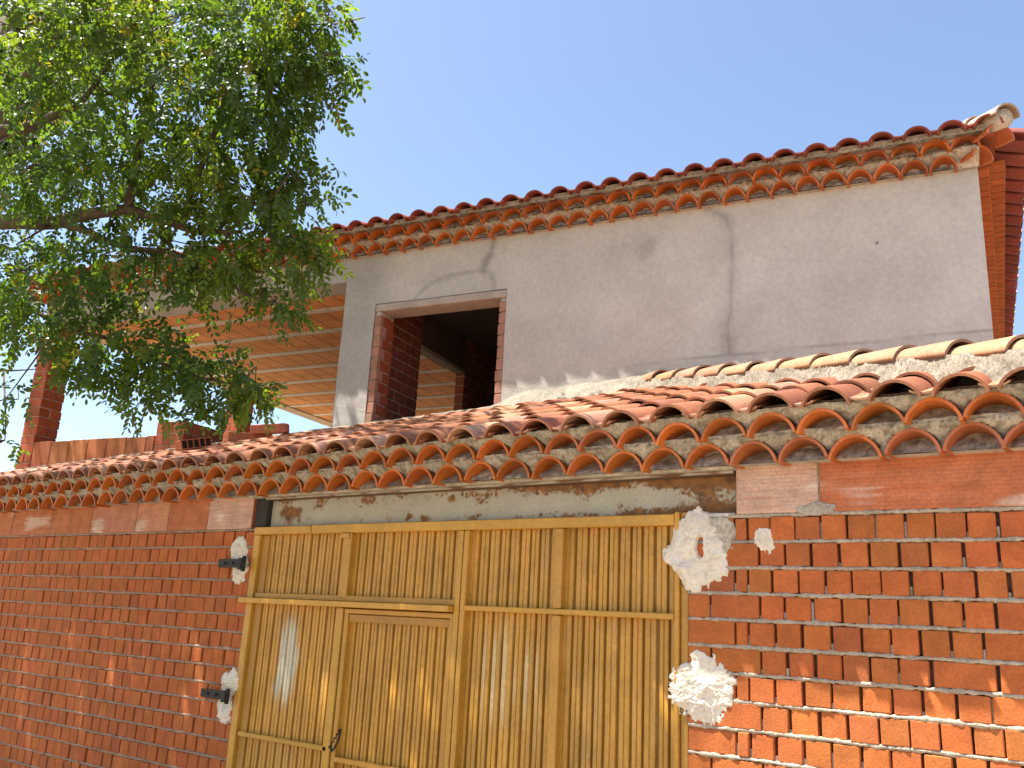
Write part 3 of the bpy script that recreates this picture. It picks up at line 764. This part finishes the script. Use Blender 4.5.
# side eaves seen from below on the right
P2 = P @ Matrix.Translation((XR, 0, 0)) @ Matrix.Rotation(-.072, 4, 'Z')
mb = MB()
y = .10
while y < 6.9:
    mb.cbox(-.02, .075, y, y+.105, 5.165, 5.20, .003, vary((.40, .105, .028), .12), P2)
    mb.cbox(-.02, .19-.016*y, y+.05, y+.155, 5.215, 5.26, .003, vary((.38, .10, .028), .12), P2); y += .118
mb.box(-.2, .05, -.06, 7.0, 5.262, 5.32, (.33, .09, .03), P2)
mb.build('side_cornice', M['brick'], house)
mb = MB(); mw = MB()
y = .02; i = 0; dabs = []; P3 = P @ Matrix.Translation((.70, 0, 0)) @ Matrix.Rotation(-.041, 4, 'Z')
while y < 7:
    T = P3 @ Matrix.Translation((.165, y, 5.325)) @ Matrix.Rotation(math.pi/2, 4, 'Z') @ Matrix.Rotation(.30, 4, 'X')
    arch(mb, T, .2, .17, .085, .066, .45, .013, vary((.20, .04, .03), .15), edge=(.2, .05, .04))
    T = P3 @ Matrix.Translation((.165, y+.115, 5.345)) @ Matrix.Rotation(math.pi/2, 4, 'Z') @ Matrix.Rotation(.30, 4, 'X')
    arch(mb, T, .165, .185, .045, .05, .45, .012, vary((.28, .07, .05), .15), n=8, flip=True)
    dabs.append(y) if random.random() < .7 else None
    y += .232
so_ = mb.build('side_eave_tiles', M['tile'], house); 
for y in dabs:
    mw = MB(); mw.cbox(.06, .185, y+.105, y+.125, 5.335, 5.352, .003, (.6, .56, .5), P3); mw.build('mortar_dab', M['mortar'], so_)
# corner: two flared tiles, mortar and the pale hip tiles
mb = MB()
T = P @ Matrix.Translation((.545, -.12, 5.165)) @ Matrix.Rotation(.72, 4, 'Z') @ Matrix.Rotation(.05, 4, 'X'); arch(mb, T, .20, .18, .105, .095, .13, .013, (.42, .11, .03))
T = P @ Matrix.Translation((.665, -.24, 5.258)) @ Matrix.Rotation(.72, 4, 'Z') @ Matrix.Rotation(.05, 4, 'X'); arch(mb, T, .25, .22, .11, .10, .16, .013, (.42, .115, .035))
mb.build('corner_tile', M['glazed'], house)
mb = MB(); mo = MB()
hx0 = P @ Vector((.70, -.32, 5.315)); hx1 = P @ Vector((-1.6, 3.4, zr(3.4)+.1)); d = (hx1-hx0).normalized()
hxx = d.cross(Vector((0, 0, 1))).normalized(); hzz = hxx.cross(d); HMM = Matrix((hxx, d, hzz)).transposed().to_4x4()
for k in range(11):
    c = vary((.36, .26, .175), .08)
    T = Matrix.Translation(hx0+d*(k*.37)+hzz*.055) @ HMM @ Matrix.Rotation(-.03, 4, 'X'); arch(mb, T, .20, .165, .095, .075, .44, .014, c, edge=(.35, .28, .22))
mo.tube([hx0+d*.03+hzz*.045, hx0+d*3.9+hzz*.045], [.07, .07], 14, (.45, .38, .3))
hh = mb.build('upper_hip_tiles', M['tile'], house); mo.build('upper_hip_mortar', M['mortar'], hh)

# ------------------------------------------------------------------ loose bricks on the roof
def loose(label, T, lx, ly, lz, col, holes=True):
    o = MB(); 
    if holes:   # hollow brick: shell with a row of shallow dark-backed cells along its long side
        o.cbox(-lx/2, lx/2, -ly/2+.02, ly/2, -lz/2, lz/2, .003, col, T)
        n = 5; wl_ = .008
        o.box(-lx/2, lx/2, -ly/2, -ly/2+.019, lz/2-wl_, lz/2-.0002, col, T); o.box(-lx/2, lx/2, -ly/2, -ly/2+.019, -lz/2+.0002, -lz/2+wl_, col, T)
        for i in range(n+1):
            xx = -lx/2+(lx-wl_)*i/n; o.box(xx+.0002, xx+wl_-.0002, -ly/2, -ly/2+.0188, -lz/2+wl_, lz/2-wl_, col, T)
        for i in range(n):
            xx = -lx/2+(lx-wl_)*i/n+wl_; o.box(xx, xx+(lx-wl_)/n-wl_, -ly/2+.0165, -ly/2+.0175, -lz/2+wl_, lz/2-wl_, (.03, .012, .008), T)  # dark plates paint the shade inside the cells
    else: o.cbox(-lx/2, lx/2, -ly/2, ly/2, -lz/2, lz/2, .006, col, T)
    q = o.build('loose_brick', M['brick']); return tag(q, label, 'brick', 'loose bricks on the low roof')
def LP(t, n, z, rz, rx=0, ry=0): return P @ Matrix.Translation((t, n, z)) @ Matrix.Rotation(rz, 4, 'Z') @ Matrix.Rotation(ry, 4, 'Y') @ Matrix.Rotation(rx, 4, 'X')
loose('perforated brick lying on the tiles in front of the brick stub', LP(-6.27, -.75, 3.095, 1.2, .0, -.28), .30, .14, .09, (.42, .15, .065))
loose('long brick lying flat at the foot of the terrace opening beside the stub', LP(-6.12, -.16, 3.275, .25, .1), .42, .12, .09, (.36, .12, .06), False)
loose('tilted brick resting on the end of the flat brick by the terrace opening', LP(-5.86, -.19, 3.343, .35, .1, -.09), .36, .12, .09, (.42, .14, .075), False)

# ------------------------------------------------------------------ tree
CAMV = Vector((0, -D_CAM, EYE))
def pt(px, py, d):
    v = fwd*F_PX + cr*(px-512) - cu*(py-384); return CAMV + v.normalized()*d
tree = thing('street_tree', 'leafy green street tree with fine feathery leaves overhanging the left wall', 'tree')
tb = MB()
trunk = [(-7.3, -2.6, -.02), (-7.25, -2.6, 1.0), (-7.05, -2.5, 2.1), (-6.7, -2.4, 3.0), (-6.3, -2.2, 3.9), (-6.0, -2.0, 5.0), (-5.6, -1.8, 6.2), (-5.2, -1.6, 7.4)]
tb.tube(trunk, [.20, .165, .15, .14, .115, .085, .05, .02], 12)
segs = []
def limb(p, r0_, r1_, wob=.05, n=10):
    p = [Vector(q) for q in p]; out = []
    for i in range(len(p)-1):
        for k in range(n//2):
            q = p[i].lerp(p[i+1], k/(n//2)); out.append(q+Vector((nz(q.x*3, q.y*3, 1), nz(q.y*3, q.z*3, 2), nz(q.z*3, q.x*3, 3)))*wob)
    out.append(p[-1]); m = len(out)
    tb.tube(out, [r0_+(r1_-r0_)*i/(m-1) for i in range(m)], 7); segs.append(out); return out
limb([(-6.75, -2.4, 2.95), pt(-10, 222, 5.9), pt(60, 225, 5.5), pt(128, 208, 5.3), pt(185, 226, 5.1), pt(240, 232, 4.9)], .055, .010)
limb([pt(128, 208, 5.3), pt(140, 150, 5.3), pt(150, 95, 5.4), pt(170, 40, 5.5)], .026, .008)
limb([(-6.5, -2.3, 3.5), pt(-20, 140, 6.1), pt(40, 122, 5.9), pt(75, 105, 5.7), pt(110, 60, 5.6)], .05, .010)
limb([pt(60, 225, 5.5), pt(110, 240, 5.3), pt(165, 250, 5.2), pt(215, 275, 5.0), pt(260, 300, 4.8)], .022, .006)
limb([(-6.7, -2.4, 3.0), pt(-20, 290, 6.0), pt(50, 318, 5.6), pt(110, 345, 5.3), pt(170, 368, 5.1), pt(240, 385, 4.9)], .02, .005)
limb([pt(185, 226, 5.1), pt(225, 90, 5.0), pt(260, 55, 5.0), pt(310, 40, 4.9)], .016, .005)
limb([pt(225, 235, 5.0), pt(250, 205, 4.9), pt(275, 195, 4.8), pt(300, 160, 4.8)], .012, .004)
limb([pt(-20, 371, 6.0), pt(15, 372, 6.0), pt(36, 369, 6.0)], .008, .003)
limb([(-6.0, -2.0, 5.0), (-5.2, -1.7, 5.6), (-4.5, -1.5, 6.1), (-3.6, -1.3, 6.6)], .05, .01)
limb([(-6.3, -2.2, 3.9), pt(60, 20, 6.2), pt(140, 5, 6.0), pt(220, -30, 5.9)], .04, .008)
limb([(-6.3, -2.2, 4.0), (-7.5, -1.6, 5.0), (-8.5, -1.2, 5.8)], .05, .01)
# clumps: (px, py, radius px, weight) for the crown part in view, then free-standing clumps
clumps = []
def c2(px, py, rp, d, sd_, n): clumps.append((pt(px, py, d), rp*d/F_PX, sd_, n))
spots = [(20, 30, 70, 150), (100, 20, 70, 150), (180, 15, 70, 150), (255, 15, 60, 130), (300, 25, 45, 90), (30, 105, 70, 150), (110, 95, 75, 160), (190, 90, 75, 170), (260, 80, 55, 140), (305, 75, 36, 80),
         (20, 175, 50, 70), (85, 175, 70, 150), (160, 170, 75, 170), (225, 160, 60, 150), (280, 130, 42, 90), (320, 60, 24, 34), (225, 225, 50, 110), (170, 240, 52, 100), (100, 255, 55, 110),
         (30, 270, 55, 100), (240, 262, 40, 70), (285, 262, 34, 60), (312, 185, 18, 22), (290, 205, 30, 42), (262, 185, 32, 46), (315, 248, 20, 26), (60, 320, 48, 80), (10, 320, 28, 40), (110, 335, 42, 80),
         (150, 345, 30, 60), (190, 362, 32, 75), (225, 378, 28, 66), (255, 388, 20, 40), (190, 300, 26, 12), (275, 300, 20, 26), (225, 285, 28, 20), (140, 375, 20, 30), (145, 400, 15, 22), (210, 400, 16, 24),
         (5, 400, 22, 12), (5, 440, 14, 8), (95, 365, 18, 18), (335, 68, 12, 10), (330, 10, 22, 22), (150, 290, 40, 28)]
for (x, y, r_, n) in spots:
    dd = 5.3-.0022*(x-100)
    c2(x, y, r_, dd, 1.0, int(n*(1.0 if x < 120 and y < 200 else .86)))
# high canopy above the frame: it throws the dappled shade on the gate, the left wall and the left half of the low roof
LT = SUN_TRAVEL/-SUN_TRAVEL.z
for i in range(66):
    x0 = -11.5+i*(9.15/65); k = 5.0+1.5*random.random()+(.5 if x0 > -3.2 else 0)
    zz = random.uniform(-.1, 1.2)
    c = Vector((x0, 0, zz))-LT*k
    clumps.append((c, .25, 1.7, 34))
for i in range(7):
    c = Vector((-2.3+.09*i, 0, random.uniform(-.2, .95-.09*i)))-LT*random.uniform(5.6, 6.4); clumps.append((c, .27, 1.5, 22))
for i in range(56):      # over the left part of the roof
    x0 = -11+7.3*i/55; yy = random.uniform(.2, 1.9)-.1*sstep(-6, -4, x0); c = Vector((x0, yy, 2.75+.3*max(yy, 0)))-LT*random.uniform(4.3, 5.2)
    clumps.append((c, .42, 1.5, 30))
for (x, y, z, r_, n) in ((-5.9, -1.6, 4.9, .6, 80), (-6.6, -1.9, 4.6, .7, 120), (-7.4, -1.6, 5.2, .9, 150), (-8.4, -1.4, 5.4, .9, 150), (-7.3, -1.6, 4.1, .6, 100), (-8.3, -1.5, 4.5, .7, 120)):
    clumps.append((Vector((x, y, z)), r_, 1.0, n))
for i in range(30):      # unseen low boughs left of the frame, added to darken the left wall
    clumps.append((Vector((random.uniform(-13, -7.0), random.uniform(-4.8, -1.6), random.uniform(2.9, 5.2))), .55, 2.0, 26))
for i in range(24):      # unseen crown left of the frame, added to cut street bounce and sky light
    clumps.append((Vector((random.uniform(-12, -6.8), random.uniform(-4.6, -1.9), random.uniform(4.6, 7.2))), .6, 1.8, 32))
limb([(-5.2, -1.6, 6.9), (-4.6, -1.7, 7.2), (-4.0, -1.6, 7.4), (-3.4, -1.6, 7.5)], .03, .008)
limb([(-6.0, -2.0, 5.0), (-7.2, -1.8, 6.2), (-8.6, -1.7, 7.0), (-10.2, -1.6, 7.4), (-12.5, -1.6, 7.6)], .06, .012)
# pinnate leaves, built in one go with numpy
V, C_ = [], []
main = []
for lb in (0, 2):
    for q in segs[lb]:
        w_ = q-CAMV; main.append((512+F_PX*w_.dot(cr)/w_.dot(fwd), 384-F_PX*w_.dot(cu)/w_.dot(fwd), w_.length))
main = np.array(main)
def hidden(o):
    # leave the main limbs bare on the street side
    w_ = Vector(o)-CAMV; z_ = w_.dot(fwd)
    if z_ < .5: return False
    x, y = 512+F_PX*w_.dot(cr)/z_, 384-F_PX*w_.dot(cu)/z_
    dd = np.hypot(main[:, 0]-x, main[:, 1]-y); j = int(dd.argmin())
    return dd[j] < 17 and w_.length < main[j, 2]+.03 and rng.random() < .8
GREENS = np.array([(.062, .115, .016), (.05, .098, .018), (.08, .135, .018), (.036, .078, .017), (.098, .145, .02), (.05, .10, .026)])
pts_limb = [q for s_ in segs for q in s_]
for (c, R_, sd_, n) in clumps:
    gk = GREENS[rng.integers(0, 6)]
    # twigs from the nearest limb
    near = min(pts_limb, key=lambda q: (q-c).length)
    if (near-c).length < 1.0:
        mid = (near+c)/2+Vector(rng.normal(0, .06, 3)); tb.tube([near, mid, c], [.007, .005, .003], 5)
    for _ in range(max(3, int(n/14))):
        e = c+Vector(rng.normal(0, .45, 3))*R_*1.1; tb.tube([c, (c+e)/2+Vector(rng.normal(0, .03, 3)), e+Vector((0, 0, -.03))], [.004, .003, .002], 4)
    for _ in range(n):
        u = rng.normal(0, 1, 3); u /= np.linalg.norm(u); rr = R_*rng.uniform(.15, 1)**.5
        o = np.array(c)+u*rr*np.array([1, 1.25, .95])
        if hidden(o): continue
        # rachis direction: outward, drooping
        a = u*.6+np.array([0, 0, -.75])+rng.normal(0, .45, 3); a /= np.linalg.norm(a)
        ln = sd_*rng.uniform(.10, .18); m = int(rng.integers(4, 7))
        s_ = np.cross(a, rng.normal(0, 1, 3)*.5+np.array([0, 0, 1.0]) if abs(a[2]) < .9 else rng.normal(0, 1, 3)); s_ /= np.linalg.norm(s_)+1e-9
        nrm_ = np.cross(s_, a)
        col = (gk*.6+GREENS[rng.integers(0, 6)]*.4)*rng.uniform(.75, 1.25)
        if rng.random() < .03: col = np.array([.16, .15, .03])
        for k in range(2*m+1):
            tpos = ((k//2)+.7)/(m+.6); sd2 = 1 if k % 2 else -1
            base = o+a*ln*tpos+nrm_*(-.02*tpos*tpos)
            if k == 2*m: dr = a; base = o+a*ln
            else: dr = s_*sd2*.85+a*.5+np.array([0, 0, -.22])
            dr = dr+rng.normal(0, .14, 3); dr /= np.linalg.norm(dr)
            ll = sd_*rng.uniform(.034, .050)*(1-.25*abs(tpos-.5)); wv = np.cross(dr, nrm_+rng.normal(0, .35, 3)); wv /= np.linalg.norm(wv)+1e-9; ww = ll*.24
            up = np.cross(wv, dr)
            q_ = up*(ll*.09)
            V += [base, base+dr*ll*.28+wv*ww*.85+q_, base+dr*ll*.68+wv*ww+q_, base+dr*ll*.97+wv*ww*.2, base+dr*ll*.97-wv*ww*.2, base+dr*ll*.68-wv*ww+q_, base+dr*ll*.28-wv*ww*.85+q_]
            C_.append(col*rng.uniform(.88, 1.12))
tb.build('trunk', M['bark'], tree)
V = np.array(V); nq = len(C_)
me = bpy.data.meshes.new('crown'); me.from_pydata(V.tolist(), [], np.arange(nq*7).reshape(-1, 7).tolist()); me.materials.append(M['leaf'])
at = me.color_attributes.new('Col', 'FLOAT_COLOR', 'POINT'); at.data.foreach_set('color', np.c_[np.repeat(np.array(C_), 7, 0), np.ones(nq*7)].ravel())
co = bpy.data.objects.new('crown', me); COL.objects.link(co); co.parent = tree
print('leaflets', nq)
